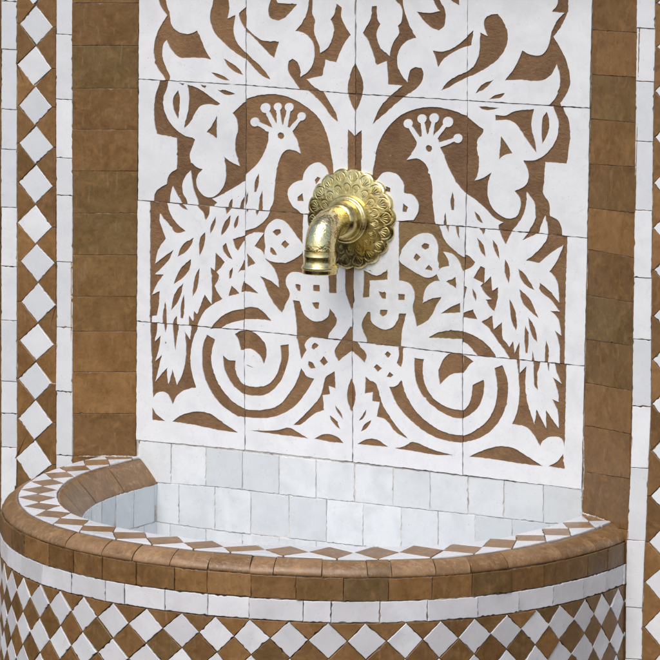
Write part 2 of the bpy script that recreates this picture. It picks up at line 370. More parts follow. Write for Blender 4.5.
# '-' cuts the glaze away, '+' leaves it; a trailing * lets the outline cross tile joints
SRC={
'00':"""- 140,-40 145,0 160,40 188,78 165,110 138,165 122,225 124,290 140,340 165,375 178,400 178,440 200,440 200,400 203,382 185,345 168,300 164,255 170,220 186,200 200,235 225,270 260,290 310,288 370,290 408,298 380,250 355,190 338,152 325,160 290,170 250,162 220,140 205,105 200,60 185,20 180,-40
- 425,-40 415,20 403,70 405,115 425,165 465,210 510,250 560,285 600,305 600,280 583,265 555,235 530,195 520,140 530,75 490,92 500,40 495,0 500,-40
- 548,66 570,45 600,20 600,165 583,150 565,125 550,90
- 470,292 510,315 548,345 570,375 530,362 495,335
- 408,362 440,368 475,383 502,402 465,398 430,382""",
'10':"""- 148,-20 150,30 130,90 122,160 124,230 135,290 235,310 238,380 235,465 205,485 188,515 185,540 150,560 125,590 118,660 200,660 205,590 215,550 235,590 255,625 275,660 290,660 285,620 268,590 264,540 280,500 305,472 312,520 322,575 340,620 350,680 425,680 425,645 438,632 412,613 450,598 500,570 545,545 578,525 640,490 640,100 578,130 515,185 535,215 542,270 530,320 530,380 550,450 510,430 472,402 480,450 482,500 470,550 440,590 405,607 370,598 345,570 333,530 340,495 366,466 335,455 305,420 302,385 318,345 328,318 315,308 280,300 230,265 195,220 172,165 170,110 190,50 200,-20
- 243,70 222,100 216,140 225,180 243,218 250,160 252,110
- 290,42 297,100 295,150 285,205 272,262 300,235 325,190 355,150 395,140 440,147 455,138 420,115 380,85 340,60
- 245,33 275,38 265,48
- 355,42 385,48 378,62 362,55
- 440,68 480,70 530,90 490,95 460,85
- 437,198 437,310 385,280 410,250
- 490,680 500,630 515,612 512,680
- 545,680 560,625 576,600 570,680""",
'20':"""- 103,0 103,660 112,660 115,600 137,598 145,560 152,475 113,492 130,455 150,420 172,392 128,390 165,355 200,315 220,268 170,305 128,338 140,280 160,240 182,212 165,165 150,120 152,88 185,130 215,170 235,185 280,175 235,135 205,90 190,40 185,0
- 235,30 270,45 292,70 262,60
- 325,20 395,20 400,60 398,90 380,122 365,80 345,60
- 475,50 512,60 483,92
- 430,100 415,130 402,165 402,190 418,165 430,130
- 505,95 475,130 460,170 457,198 480,175 500,135
- 545,95 530,115 520,150 524,165 540,140
- 378,180 355,205 347,250 350,300 368,260 378,220
- 322,208 280,230 255,260 240,305 280,280 308,245
- 308,315 265,350 240,390 220,440 265,410 300,365
- 350,360 330,395 320,440 315,505 335,470 345,420
- 270,435 240,465 220,505 208,572 235,540 258,490
- 273,490 258,540 255,610 268,612 275,560
- 180,525 168,580 165,660 186,660 186,570
- 238,598 222,620 212,660 240,660
- 515,215 600,190 600,215 572,225 540,275 522,245
- 480,235 465,250 470,280 495,310 515,318 495,275 483,235
- 430,282 475,330 455,360 435,380 447,395 440,425 425,450 440,480 464,514 420,540 380,570 350,620 330,680 293,680 300,595 318,625 322,575 338,590 375,492 410,540 412,480 405,355 425,372 428,330
- 515,355 500,375 497,415 508,410 515,380
- 540,385 560,350 572,320 600,320 600,370 555,372
- 510,448 495,500 550,487 530,465
- 600,400 572,425 558,480 600,480
- 385,700 410,655 430,630 470,595 520,572 572,565 640,560 640,615 572,620 520,630 465,655 440,700""",
'30':"""- 103,0 118,415 135,390 165,383 195,400 215,447 240,400 285,372 333,362 315,300 305,240 308,170 322,110 340,70 350,0 305,0 308,60 303,122 275,78 283,160 280,220 265,290 238,350 215,270 195,345 188,300 190,262 155,300 130,332 145,270 163,198 130,230 145,180 158,100 128,130 138,80 140,0
- 180,130 178,143 186,140
- 190,0 165,0 180,90 187,60
- 212,0 248,0 246,60 238,110 230,178 222,120
- 115,460 130,490 180,530 115,525
- 213,532 260,500 310,485 350,482 400,492 450,525 500,560 543,588 460,578 380,562 300,545
- 387,97 427,122 412,180 410,240 430,310 465,375 520,435 575,467 640,480 640,520 575,513 510,490 440,430 395,360 367,280 363,200 370,140
- 468,200 495,225 530,228 528,270 545,315 575,350 640,365 640,400 575,397 530,365 490,310 470,250
- 525,95 560,78 640,80 640,180 600,170 575,175 555,175 545,130
- 400,70 440,45 480,60 440,64""",
'01':"""- 178,-35 160,15 152,55 162,90 195,102 230,92 265,60 298,20 240,17 200,14 186,-35
- 20,110 42,135 55,150 85,178 130,203 208,208 195,245 183,292 150,262 100,210 60,170 42,160 20,140
- 42,262 20,240 20,280 42,295 80,340 120,378 165,398 145,365 110,325 70,290
- 375,-40 375,30 375,70 388,100 383,150 395,195 412,235 413,265 450,240 475,190 482,140 465,98 485,70 495,18 522,38 520,85 540,130 568,175 540,210 515,260 495,313 440,298 437,330 422,380 345,395 380,430 430,465 320,465 300,430 262,375 252,340 255,305 275,293 300,310 315,350 315,385 350,360 375,325 385,280 383,235 365,195 330,165 288,155 325,110 350,50 360,-40
-* 588,315 605,350 625,400 628,450 612,510 588,562 565,510 552,450 558,400 572,350""",
'11':"""- 300,-20 345,35 380,65 430,120 470,175 503,200 490,150 460,100 430,48 400,0
- -20,120 0,100 42,85 110,65 180,60 240,70 300,95 360,135 410,185 440,245 462,320 475,400 480,460 482,700 -20,700
+ -20,535 0,520 42,462 100,408 135,350 155,290 157,250 175,230 205,212 245,222 268,238 280,262 300,300 315,358 285,342 250,338 222,360 202,410 192,470 185,530 178,600 160,640 150,720 -20,720
- 216,251 230,257 234,270 228,283 214,286 202,278 200,264 206,254
- 107,455 90,490 83,550 95,548 107,500
- 125,540 110,580 105,630 104,700 122,700 126,580
- 55,545 42,580 42,620 50,600
+ 250,560 260,525 290,500 325,490 335,450 365,415 400,402 435,420 455,460 462,520 470,600 470,700 340,700 310,648 275,620
- 325,555 300,575 300,595 330,597
- 400,472 385,490 392,515 415,480
-* 552,235 585,268 622,240 618,450 615,560 550,560 550,400""",
'21':"""- 10,-30 640,-30 640,720 10,720
+ -10,-10 172,-10 165,25 150,60 115,95 75,118 -10,135
- 98,0 108,0 108,30 98,55 92,40
- 55,0 62,0 50,40 44,30
+ -20,160 30,162 60,145 95,137 132,140 85,205 125,235 140,272 175,310 198,355 206,412 160,375 112,355 135,395 155,450 185,500 222,540 245,485 262,445 243,400 245,360 265,338 300,335 345,345 455,350 458,440 495,440 495,250 540,250 540,440 565,495 568,525 574,545 574,592 560,612 525,680 525,740 455,740 455,650 490,600 495,565 460,515 455,550 430,575 395,582 360,570 330,540 310,480 275,475 290,560 295,640 295,740 -20,740
- 48,240 50,310 90,290 65,260
- 0,360 32,385 60,402 105,442 0,425
- 0,505 30,510 90,512 130,535 170,580 110,572 0,570
- 290,395 315,400 313,432 300,428 290,410
- 378,400 410,400 411,432 378,430
- 372,487 408,487 405,520 388,518 378,505
+ 135,235 140,200 135,170 140,120 165,85 195,70 235,82 270,120 300,165 325,195 322,240 290,265 250,285 200,287 160,278 133,262
- 175,135 190,122 215,122 218,138 195,155
- 238,175 260,195 238,218 218,198
- 165,210 185,225 198,250 175,248 163,235
+ 330,-10 375,-10 375,345 335,345 326,200
-* 546,250 592,250 592,450 582,490 569,522 556,490 546,450
+ 592,100 640,100 640,720 565,720 569,530 582,490 592,450
-* 500,-20 556,0 612,-20 612,250 545,250""",
'31':"""- -20,0 30,28 70,32 110,58 140,100 145,145 132,197 115,160 85,130 50,118 0,130 -20,130
- -20,405 35,420 90,425 150,420 205,400 250,350 290,290 318,215 345,255 383,268 340,340 290,400 230,440 160,462 90,465 35,460 -20,450
- -20,290 35,300 90,310 140,302 180,270 205,220 218,160 213,102 255,95 255,160 240,220 215,280 175,325 130,350 70,353 35,345 -20,330
- 296,20 298,50 302,90 310,130 318,172 332,145 345,125 335,100 348,75 370,60 390,40
- 420,40 440,66 460,74 475,50
- 372,100 385,88 405,100 380,125 370,115
- 430,155 452,185 430,205 410,180
- 355,180 372,185 390,215 365,218 352,200
- 485,230 490,318 455,305 462,345 425,350 433,425 400,435 355,465 310,500 278,500 310,470 370,410 415,350 440,260 470,240
-* 570,5 540,45 510,85 484,135 503,182 535,155 570,130 605,160 635,190 645,150 603,90
-* 568,265 585,310 590,350 583,395 570,435 553,395 546,350 552,310
- 488,400 515,435 528,475 508,450 492,425
- 460,450 490,475 515,525 485,500 465,475
- 60,527 150,528 200,525 255,513 300,535 355,568 280,558 180,545
- 383,568 420,548 460,545 500,560 530,590 460,585
- 40,196 60,204 82,213 60,208""",
'02':"""-* 235,-35 245,5 270,30 278,75 270,115 255,130 262,165 240,200 222,240 215,280 180,250 155,205 150,160 168,120 152,90 150,30 125,32 120,90 80,165 110,210 150,325 200,305 205,360 207,422 280,428 215,482 165,540 128,622 160,595 215,545 290,482 340,450 375,410 385,370 375,340 345,335 318,350 308,385 305,412 280,380 255,330 253,280 275,230 310,200 348,190 320,140 300,90 285,40 275,-35
- 418,-35 440,20 465,55 410,65 350,58 385,105 425,140 460,153 487,130 495,85 488,40 465,0 470,-35
- 500,-35 520,0 562,28 560,-35
-* 430,252 480,258 530,240 580,205 620,165 637,150 625,225 600,232 545,255 490,290 457,337 445,290""",
'12':"""- 130,720 130,420 140,350 152,280 180,215 230,150 290,105 370,80 450,75 530,92 600,118 700,150 700,720
+ 150,440 180,405 215,400 255,415 285,460 287,505 330,515 358,555 358,600 335,640 250,645 200,720 120,720 120,450
- 195,470 220,480 218,500 192,495
- 283,555 308,575 300,600 280,598
+ 352,235 385,215 415,212 455,235 465,270 490,330 520,400 555,460 600,508 700,560 700,720 452,720 440,620 430,540 428,460 410,390 385,350 350,332 300,340 325,305 348,270
- 411,265 425,272 428,286 420,298 406,299 397,289 396,275 402,267
- 530,500 540,540 538,590 525,590 520,540
- 495,600 500,640 502,700 484,700 486,650""",
'22':"""- 10,-30 640,-30 640,720 10,720
+ -20,-10 60,60 40,250 85,258 150,295 200,265 200,320 262,322 310,335 335,370 340,410 330,455 342,510 350,552 400,525 430,490 450,445 475,405 430,410 380,435 388,385 405,350 440,325 468,325 450,290 470,262 515,248 508,215 485,178 525,187 560,220 582,275 700,280 700,740 272,740 275,590 298,487 262,487 255,520 230,555 195,568 160,558 125,530 118,480 105,478 80,520 75,560 100,620 135,700 60,700 25,640 25,455 40,420
- 85,270 150,298 205,270 205,320 115,322 113,405 80,408 85,330
- 160,375 190,378 198,385 196,415 175,412 165,395
- 258,388 292,392 290,420 258,420
- 168,468 205,470 200,490 178,503 165,490
- 547,303 498,328 550,363
- 568,435 520,455 470,487 570,482
- 410,608 450,585 510,573 582,575 700,590 700,640 582,615 500,612
+ 205,-20 262,-20 262,330 205,330
+ 40,150 206,150 206,266 150,295 85,258 40,250
+ 265,205 290,150 330,110 380,85 425,90 452,125 460,170 455,215 465,262 445,295 415,308 375,298 310,260 268,228
- 375,148 390,135 415,142 412,160 392,168 378,158
- 350,185 372,205 350,228 335,210
- 393,265 412,243 430,262 428,275
+ 455,0 480,90 500,130 540,170 590,205 640,210 640,-20 455,-20
- 485,0 520,0 512,85 498,50
- 545,0 562,0 566,115 552,80""",
'32':"""- 95,0 115,30 150,50 205,48 270,55 270,0
- 255,40 290,40 284,70 282,120 272,162 250,140 262,100
- 190,95 205,80 222,95 205,115
- 150,145 178,165 155,185 135,160
- 215,183 235,200 220,212 200,208
- 95,207 90,292 130,285 128,330 165,335 150,408 195,425 250,490 312,522 270,480 220,415 180,345 145,240 118,228
- 212,258 245,255 275,225 295,290 340,370 400,430 480,480 582,500 700,480 700,520 582,538 500,528 420,500 340,445 260,360 225,290
- 340,113 388,120 382,180 395,250 440,320 510,362 582,375 700,380 700,420 582,415 530,412 450,370 385,310 350,240 340,170
- 468,248 460,190 475,140 510,95 560,88 640,95 640,200 582,190 540,190 505,210
- 97,372 60,428 75,422 95,395
- 123,425 90,445 70,482 95,470 118,440
- 53,545 100,520 150,522 210,560 130,553
- 240,565 290,555 330,533 380,550 450,578 548,602 440,598 340,582""",
'03':"""-* -93,453 -65,415 -15,380 42,355 75,325 98,270 103,162 140,180 122,125 130,90 160,72 192,70 215,100 240,160 238,220 210,275 150,330 80,370 42,385 -10,410 -60,440
- 490,-35 490,20 462,58 525,65 490,100 465,150 455,185 440,240 415,272 385,278 345,270 315,252 280,330 228,402 300,398 380,405 430,395 465,365 485,322 500,370 502,430 480,490 445,527 450,560 520,560 505,515 530,480 552,430 550,360 525,280 470,182 500,145 535,75 545,30 540,-35
- 172,398 110,425 80,468 130,440
- 228,465 180,475 147,497 210,487""",
'13':"""- -20,60 35,80 90,125 120,145 118,160 90,200 88,250 98,310 90,370 75,402 115,390 160,362 142,420 142,480 165,540 210,580 255,593 290,575 305,530 300,490 275,455 325,430 345,390 340,350 318,302 380,300 430,270 470,220 492,160 492,100 470,40 465,-20 510,-20 520,45 545,100 552,180 535,318 428,310 422,400 418,468 445,510 452,580 490,600 510,640 515,720 440,720 440,640 428,578 410,620 380,720 330,720 345,660 375,600 375,520 358,490 335,460 333,520 320,570 290,620 260,660 250,720 200,720 195,625 218,612 180,595 130,545 80,500 35,470 -20,430
- 97,32 150,35 200,40 150,50 110,45
- 178,75 225,78 280,55 373,45 360,100 362,150 375,200 385,265 350,220 310,160 280,120 240,100 180,102
- 435,58 447,95 445,150 425,200 412,220 410,150 415,90
- 208,180 265,265 225,275 197,298 203,240
- 75,555 100,580 118,617 100,610 82,585""",
'23':"""- 440,0 540,0 530,300 525,720 500,720 498,600 475,527 508,553 498,490 480,455 450,428 498,433 460,380 402,330 400,288 450,330 497,388 492,310 475,262 447,233 485,180 518,100 470,130 430,160 397,190 370,185 330,178 370,148 415,100 437,60
- 190,-20 275,-20 262,30 230,98 210,60
- 95,0 130,0 127,35 118,50
- 410,0 385,42 312,76 350,30 370,0
- 88,62 120,100 132,165 105,130
- 165,72 190,110 200,175 175,130
- 228,170 250,220 248,298 232,260 225,215
- 293,218 330,250 375,327 340,310 305,270
- 298,320 350,370 395,468 350,430 315,390
- 250,370 275,420 288,500 282,530 260,480 252,420
- 342,458 375,510 390,590 365,560 350,510
- 328,500 345,550 340,640 330,640 325,570
- 433,575 445,620 440,720 425,720 428,620
- 365,630 385,720 360,720
- -20,145 20,145 50,155 78,185 60,210 25,225 -20,230
- 105,205 128,215 125,290 158,255 165,328 193,310 190,370 175,432 155,415 130,372 160,370 130,345 105,305 118,290 70,265
- 65,315 85,350 82,382 68,350
- -10,295 20,300 38,310 25,370 -10,385
- -10,440 20,440 70,420 90,470 -10,458
- 110,485 165,452 172,520 212,485 218,570 238,590 250,610 268,580 275,640 300,585 300,720 270,720 240,650 190,580 150,520
- -20,530 20,532 80,555 130,590 180,650 180,720 130,720 80,640 30,590 -20,580""",
'33':"""- 275,-20 300,-20 300,100 333,65 328,150 335,230 355,300 375,357 385,282 432,375 432,285 495,375 490,300 463,230 495,245 490,190 465,120 508,153 480,80 472,-20 535,-20 525,470 510,430 480,418 440,422 415,440 403,468 370,410 330,370 262,355 285,300 297,220 295,120
- 365,-20 405,-20 400,60 388,110 390,185 375,170 370,110
- 425,-20 448,-20 447,95 438,60
- 518,502 525,580 445,565 490,540
- 48,517 120,485 170,470 220,465 270,475 330,510 418,566 300,552 160,530
- 175,75 213,60 238,130 240,220 215,310 160,385 90,428 20,445 -50,450 -50,410 20,412 80,385 140,335 175,270 188,190 182,120
- 65,160 120,133 122,190 105,250 70,295 20,325 -40,330 -40,290 20,285 55,235
- -40,10 20,10 70,42 40,70 20,100 -40,100"""}
SHAPES=[]   # (tile key or None, sign, list of photo px)
for key,txt in SRC.items():
    ox,oy=ORG[key]
    for ln in txt.split('\n'):
        h_,rest=ln.split(' ',1); SHAPES.append((None if '*' in h_ else key, h_[0], [(ox+x/5,oy+y/5) for x,y in poly(rest)]))
def crest(key,balls,feet):
    ox,oy=ORG[key]
    for (x,y,r_),(X,Y) in zip(balls,feet):
        for q in (disc(x,y,r_),stalk(x,y,X,Y,8.5,12.5)): SHAPES.append((key,'+',[(ox+a/5,oy+b/5) for a,b in q]))
crest('11',[(87,200,23),(140,130,25),(201,124,20),(258,126,22),(320,172,21)],[(170,242),(188,226),(210,222),(238,222),(262,244)])
crest('12',[(307,158,23),(376,134,23),(437,130,24),(506,150,26),(556,232,23)],[(360,240),(390,222),(418,222),(440,230),(462,265)])
def smooth(P, step):
    """round the outline through its soft corners, keep the sharp ones"""
    n=len(P); P=[Vector(p) for p in P]; cor=[]
    for i in range(n):
        a=(P[i]-P[i-1]); b=(P[(i+1)%n]-P[i])
        if a.length<1e-6 or b.length<1e-6: cor.append(True); continue
        an=abs(a.angle(b)); cor.append(an>R(52))
    out=[]
    for i in range(n):
        p1=P[i]; p2=P[(i+1)%n]; p0=P[i-1]; p3=P[(i+2)%n]
        L=(p2-p1).length
        if L<1e-6: continue
        m1=Vector((0,0)); m2=Vector((0,0))
        m1=(p2-p1) if cor[i] else (p2-p0)*(L/((p2-p1).length+(p1-p0).length))
        m2=(p2-p1) if cor[(i+1)%n] else (p3-p1)*(L/((p2-p1).length+(p3-p2).length))
        k=max(1,int(L/step))
        for j in range(k):
            s=j/k; s2=s*s; s3=s2*s
            q=p1*(2*s3-3*s2+1)+m1*(s3-2*s2+s)+p2*(-2*s3+3*s2)+m2*(s3-s2)
            out.append(q+Vector((random.gauss(0,.16),random.gauss(0,.16)))*((2.8 if random.random()<.05 else 1) if j else .3))
    return out
# tile grid (photo px corners), row -1 lies above the view
GX=[[139,246.5,356,468,588],[139,246.5,356,468,588],[137.5,246,355,466.5,587],[137,244.5,352.5,463,584.5],[137,245.3,353,463.5,582]]
GY=[[-41,-38,-32,-27,-22],[79,85,94,100.5,108],[200,209,218,226.5,238],[321,330,341,354,366],[440,450,462,475,489.5]]
GX.insert(0,[139.5,247,357,469,589]); GY.insert(0,[-112]*5)
tiles={}
for r_ in range(5):
    for c_ in range(4):
        q=[(GX[r_][c_],GY[r_][c_]),(GX[r_][c_+1],GY[r_][c_+1]),(GX[r_+1][c_+1],GY[r_+1][c_+1]),(GX[r_+1][c_],GY[r_+1][c_])]
        P=[on_plane(x,y,P0,NP) for x,y in q]; P=[Vector((v_.x,v_.z)) for v_ in P]
        if c_==0: P[0].x=P[3].x=XL+.0006
        if c_==3: P[1].x=P[2].x=XR-.0006
        L_=[]
        for i in range(4):
            a=P[i]; b=P[(i+1)%4]; n_=int((b-a).length/.004)
            e=(b-a).normalized(); e=Vector((-e.y,e.x))
            for j in range(n_): L_.append(a.lerp(b,j/n_)+e*(random.gauss(0,.00022)+.0005*noise.noise((i*7+r_*3+c_*11,j*.3,0))))
        tiles[f'{r_-1}{c_}']=inset2d(L_,.00055)
verts=[];faces=[];info=[]
def addface(L_,inf):
    if sum(L_[i-1].x*L_[i].y-L_[i].x*L_[i-1].y for i in range(len(L_)))<0: L_=L_[::-1]
    b=len(verts); verts.extend(L_); faces.append(list(range(b,b+len(L_)))); info.append(inf)
for k_,L_ in tiles.items(): addface(L_,('tile',k_,0))
order=0; PG=[]
for k_,sg,pp_ in SHAPES:
    P=[on_plane(x,y,P0,NP) for x,y in smooth(pp_,2.2)]
    order+=1; L_=[Vector((v_.x,v_.z)) for v_ in P]; addface(L_,('shape',k_,(order,sg)))
    PG.append((order,sg,k_,[tuple(q) for q in L_],min(q.x for q in L_),max(q.x for q in L_),min(q.y for q in L_),max(q.y for q in L_)))
vo_,eo_,fo_,ov_,oe_,of_=delaunay_2d_cdt(verts,[],faces,1,1e-7)
tint_={k_:(random.random(),.0,random.random()) for k_ in tiles}
tint_['22']=(.4,.85,.3); tint_['21']=(.8,.15,.1); tint_['12']=(.0,.0,.5)
tl_={k_:(random.gauss(0,.004),random.gauss(0,.004),random.gauss(0,.0002)) for k_ in tiles}
cen={k_:sum(L_,Vector((0,0)))/len(L_) for k_,L_ in tiles.items()}
# outlines (photo px) that gather the glaze into its figures
def inside(pt,pg):
    x,y=pt; c_=False; n=len(pg)
    for i in range(n):
        (a,b),(d,e)=pg[i],pg[i-1]
        if (b>y)!=(e>y) and x<(d-a)*(y-b)/(e-b)+a: c_=not c_
    return c_
PK_L=[(240,108),(262,99),(308,108),(308,140),(303,156),(283,163),(275,180),(274,210),(262,228),(242,236),(228,246),(213,262),(216,300),(208,316),(193,330),(188,360),(180,392),(153,392),(151,300),(153,215),(165,196),(178,172),(192,170),(212,200),(240,178),(262,150)]
PK_R=[(400,135),(403,112),(425,115),(465,130),(468,142),(452,160),(470,195),(500,222),(524,190),(532,190),(545,215),(566,240),(566,440),(548,442),(527,428),(520,360),(505,350),(498,318),(485,310),(480,290),(470,262),(462,255),(444,238),(432,218),(430,180),(420,165),(402,162)]
groups={'peacock_left':MB(),'peacock_right':MB(),'scroll':MB(),'margin':MB(),'clay':MB()}
H_W=.0011; H_C=-.0002
bm={g_:{} for g_ in groups}
tri={g_:[] for g_ in groups}
for f_,of in zip(fo_,of_):
    tk=[info[i][1] for i in of if info[i][0]=='tile']
    if not tk: continue
    tk=tk[0]; best=(0,'+')
    c_=sum((vo_[i] for i in f_),Vector((0,0)))/len(f_)
    for q in reversed(PG):
        if q[2] in (None,tk) and q[4]<c_.x<q[5] and q[6]<c_.y<q[7] and inside(c_,q[3]): best=q; break
    if best[1]=='-': tri['clay'].append((f_,tk)); continue
    pxy=project((c_.x,0,c_.y))
    if inside(pxy,PK_L): g_='peacock_left'
    elif inside(pxy,PK_R): g_='peacock_right'
    elif pxy[1]>=-41 and ((pxy[0]<151.5 and pxy[1]>200) or (pxy[0]>565.8 and pxy[1]>228) or pxy[1]>424+(pxy[0]-150)*.103): g_='margin'
    else: g_='scroll'
    tri[g_].append((f_,tk))
def hz(i,tk,h):
    tx,ty,dz=tl_[tk]; v_=vo_[i]; d=v_-cen[tk]; return h+dz+tx*d.x+ty*d.y
for g_,T_ in tri.items():
    h=H_C if g_=='clay' else H_W; M_=groups[g_]; idx={}; vs=[]; fs=[]; tn=[]
    ec={}
    for f_,tk in T_:
        ff=[]
        for i in f_:
            if (i,tk) not in idx: idx[(i,tk)]=len(vs); vs.append((vo_[i].x,-hz(i,tk,h),vo_[i].y))
            ff.append(idx[(i,tk)])
        fs.append(ff); tn.append(tint_[tk])
        for a,b in zip(ff,ff[1:]+ff[:1]): ec[(a,b)]=(tk,)
    lo={}
    for (a,b),(tk,) in list(ec.items()):
        if (b,a) in ec: continue
        for q in (a,b):
            if q not in lo: lo[q]=len(vs); x,y,z=vs[q]; vs.append((x,.0016 if g_=='clay' else .0009,z))
        fs.append([b,a,lo[a],lo[b]]); tn.append(tint_[tk])
    b0=len(M_.v); M_.v+=vs
    M_.f+=[[b0+i for i in f_] for f_ in fs]; M_.t+=tn; M_.sm+=[False]*len(fs)
groups['clay'].build('clay_ground',M['clay'],pn)
groups['peacock_left'].build('peacock',M['white_panel'],pn,None)
groups['peacock_right'].build('peacock',M['white_panel'],pn,None)
groups['scroll'].build('scrollwork',M['white_panel'],pn)
groups['margin'].build('panel_margin',M['white_panel'],pn)
mb=MB(); sheet(mb,(XL,0),(XR,0),NP,z_at(350,462,P0,NP)-.024,TOP,.0014); mb.build('grout_bed',M['grout'],pn)


# ---- splashback of plain white tiles
sb=thing('white_splashback','three courses of plain grey-white tiles under the peacock panel, behind the basin','splashback',(0,0,RZ-.06))
mb=MB()
def cut(xs,ya,yb,z=None):
    for a,b in zip(xs,xs[1:]):
        P=[on_plane(a,ya(a),P0,NP),on_plane(b,ya(b),P0,NP),on_plane(b,yb(b),P0,NP),on_plane(a,yb(a),P0,NP)]
        tile(mb,P,NP,h=.0,gap=.00045,jit=.00022,tilt=.014,chip=.35)
top=lambda x:439.9+(x-137)*.1098
r1=lambda x:lerp_tab([(137,480.5),(158,483),(220,487),(285,495),(351,502),(460,513.5),(582,527)],x)
r2=lambda x:lerp_tab([(137,519),(156,522),(220,531),(351,545),(460,557),(582,571)],x)
cut([137.6,171,206,242.5,279,316,354.5,393,430,468,504,543.6,582.8],top,r1)
cut([120,156,179,215,251,289,326.5,363,401,438,475,512,549,583],r1,r2)
r3=lambda x:r2(x)+42
cut([120,147,170,206,242,279,316,354.5,393,430,468,504,543.6,583],r2,r3)
cut([120,156,179,215,251,289,326.5,363,401,438,475,512,549,583],r3,lambda x:r3(x)+42)
cut([120,147,170,206,242,279,316,354.5,393,430,468,504,543.6,583],lambda x:r3(x)+42,lambda x:r3(x)+84)
mb.build('white_tiles',M['white_pool'],sb)
mb=MB(); sheet(mb,(XL,0),(XR,0),NP,RZ-.26,z_at(350,462,P0,NP)-.0,.0012); mb.build('grout_bed',M['grout_pale'],sb)
def lumps(mb, path, w, h, n, seg=.0011):
    """ragged smear of mortar along a 3D path lying on a surface with normal n"""
    n=Vector(n).normalized(); pts=[]
    for a,b in zip(path,path[1:]):
        a,b=Vector(a),Vector(b); k=max(2,int((b-a).length/seg))
        pts+=[a.lerp(b,i/k) for i in range(k)]
    pts.append(Vector(path[-1])); vs=[]; fs=[]
    m=7; s0=random.random()*50
    for i,p in enumerate(pts):
        d=(pts[min(i+1,len(pts)-1)]-pts[max(i-1,0)]).normalized(); s=n.cross(d)
        e=math.sin(math.pi*min(1,max(.0,i/(len(pts)-1))))**.4
        wl=w*(.12+1.9*abs(noise.noise((s0+i*.31,1,0))))*e+.0002; wr=w*(.12+1.9*abs(noise.noise((s0+i*.27,9,0))))*e+.0002
        for j in range(m):
            u=j/(m-1)*2-1; x=u*(wr if u>0 else wl)
            z=h*e*(1-u*u)*(.6+.8*noise.noise((s0+i*.25,j*.6,5)))
            vs.append(p+s*x+n*(z-.0004))
    for i in range(len(pts)-1):
        for j in range(m-1): q=i*m+j; fs.append((q,q+1,q+m+1,q+m))
    mb.add(vs,fs,(.5,.5,.5),True)

# ------------------------------------------------------------------ basin
ba=thing('fountain_basin','half-round tiled basin with brown bullnose rim, white band and diamond mosaic body','basin',(CX,CY,BOT))
DO=[(-180,-7),(-160,-6),(-140,0),(-120,4),(-105,0),(-90,-5),(-75,-8),(-60,3),(-45,12),(-33,10),(-20,0),(-8,-5),(10,-4)]
DI=[(-180,-2),(-150,0),(-135,3),(-118,8),(-105,2),(-93,-6),(-80,-4),(-60,-6),(-47,-6),(-35,4),(-25,3),(-10,-3),(10,0)]
def sm(tab,a):
    w_=0;s_=0
    for k in range(-3,4):
        g_=math.exp(-k*k/5); s_+=g_*lerp_tab(tab,a+k*3); w_+=g_
    return s_/w_/1000
def ring(a, r, z):
    """a = degrees round the half circle (-180..0); beyond the ends the ring runs straight back to the wall"""
    dev = 0
    ac=max(-180,min(0,a)); k=max(0,min(1,(r-.305)/.046))
    dev=sm(DI,ac)*(1-k)+sm(DO,ac)*k
    if r>.351: dev*=max(0,1-(r-.351)/.02*.5)
    rr=r+dev+.0042*max(0,min(1,(r-.351)/.015))*max(0,min(1,(ac+65)/50)); t=R(ac); x=CX+rr*math.cos(t); y=CY+rr*math.sin(t)
    if a<-180: y+=R(-180-a)*.33
    if a>0: y+=R(a)*.33
    return Vector((x,y,RZ+z))
def rn(a):
    t=R(max(-180,min(0,a))); return Vector((math.cos(t),math.sin(t),0))
def ang_at(px, r, z):
    lo,hi=-150.,28.    # monotone stretch facing the camera
    lo=-147.
    for _ in range(50):
        m_=(lo+hi)/2
        if project(ring(m_,r,z))[0]<px: lo=m_
        else: hi=m_
    return (lo+hi)/2
# rim band: brown rhombi between white triangles
mw=MB(); mbn=MB(); RI,RO=.3045,.3505; UP=Vector((0,0,1)); MID=(RI+RO)/2
step=8.2; c0=-180.5-step*2
k=0; a=c0
while a<14:
    sk=random.gauss(0,.35)+.3; s1=random.gauss(0,.3)
    L=(a-step/2,MID); Rr=(a+step/2,MID); I=(a+sk,RI); O=(a-sk+s1,RO)
    pts=[ring(L[0],L[1],0),ring(I[0],I[1],0),ring(Rr[0],Rr[1],0),ring(O[0],O[1],0)]
    tile(mbn,pts,UP,h=.0,gap=.0004,jit=.0002,tilt=.01,tint=(random.uniform(.3,1),random.uniform(0,.5),random.random()))
    if k:
        pI,pO=prev
        tile(mw,[ring(pI[0],RI,0),ring((pI[0]+I[0])/2,RI,0),ring(I[0],RI,0),ring(L[0],MID,0)],UP,h=.0001,gap=.0004,jit=.0002,tilt=.01)
        tile(mw,[ring(pO[0],RO,0),ring((pO[0]+O[0])/2,RO,0),ring(O[0],RO,0),ring(L[0],MID,0)],UP,h=.0001,gap=.0004,jit=.0002,tilt=.01)
    prev=(I,O); k+=1; a+=step
mw.build('rim_white_triangles',M['white'],ba); mbn.build('rim_brown_diamonds',M['brown_rim'],ba)
def sweep(mb, prof, a0, a1, n=90, tint=(.5,.5,.5)):
    vs=[];m_=len(prof)
    for i in range(n+1):
        a_=a0+(a1-a0)*i/n
        for r,z in prof: vs.append(ring(a_,r,z))
    fs=[]
    for i in range(n):
        for j in range(m_-1): q=i*m_+j; fs.append((q,q+m_,q+m_+1,q+1))
    mb.add(vs,fs,tint,False)
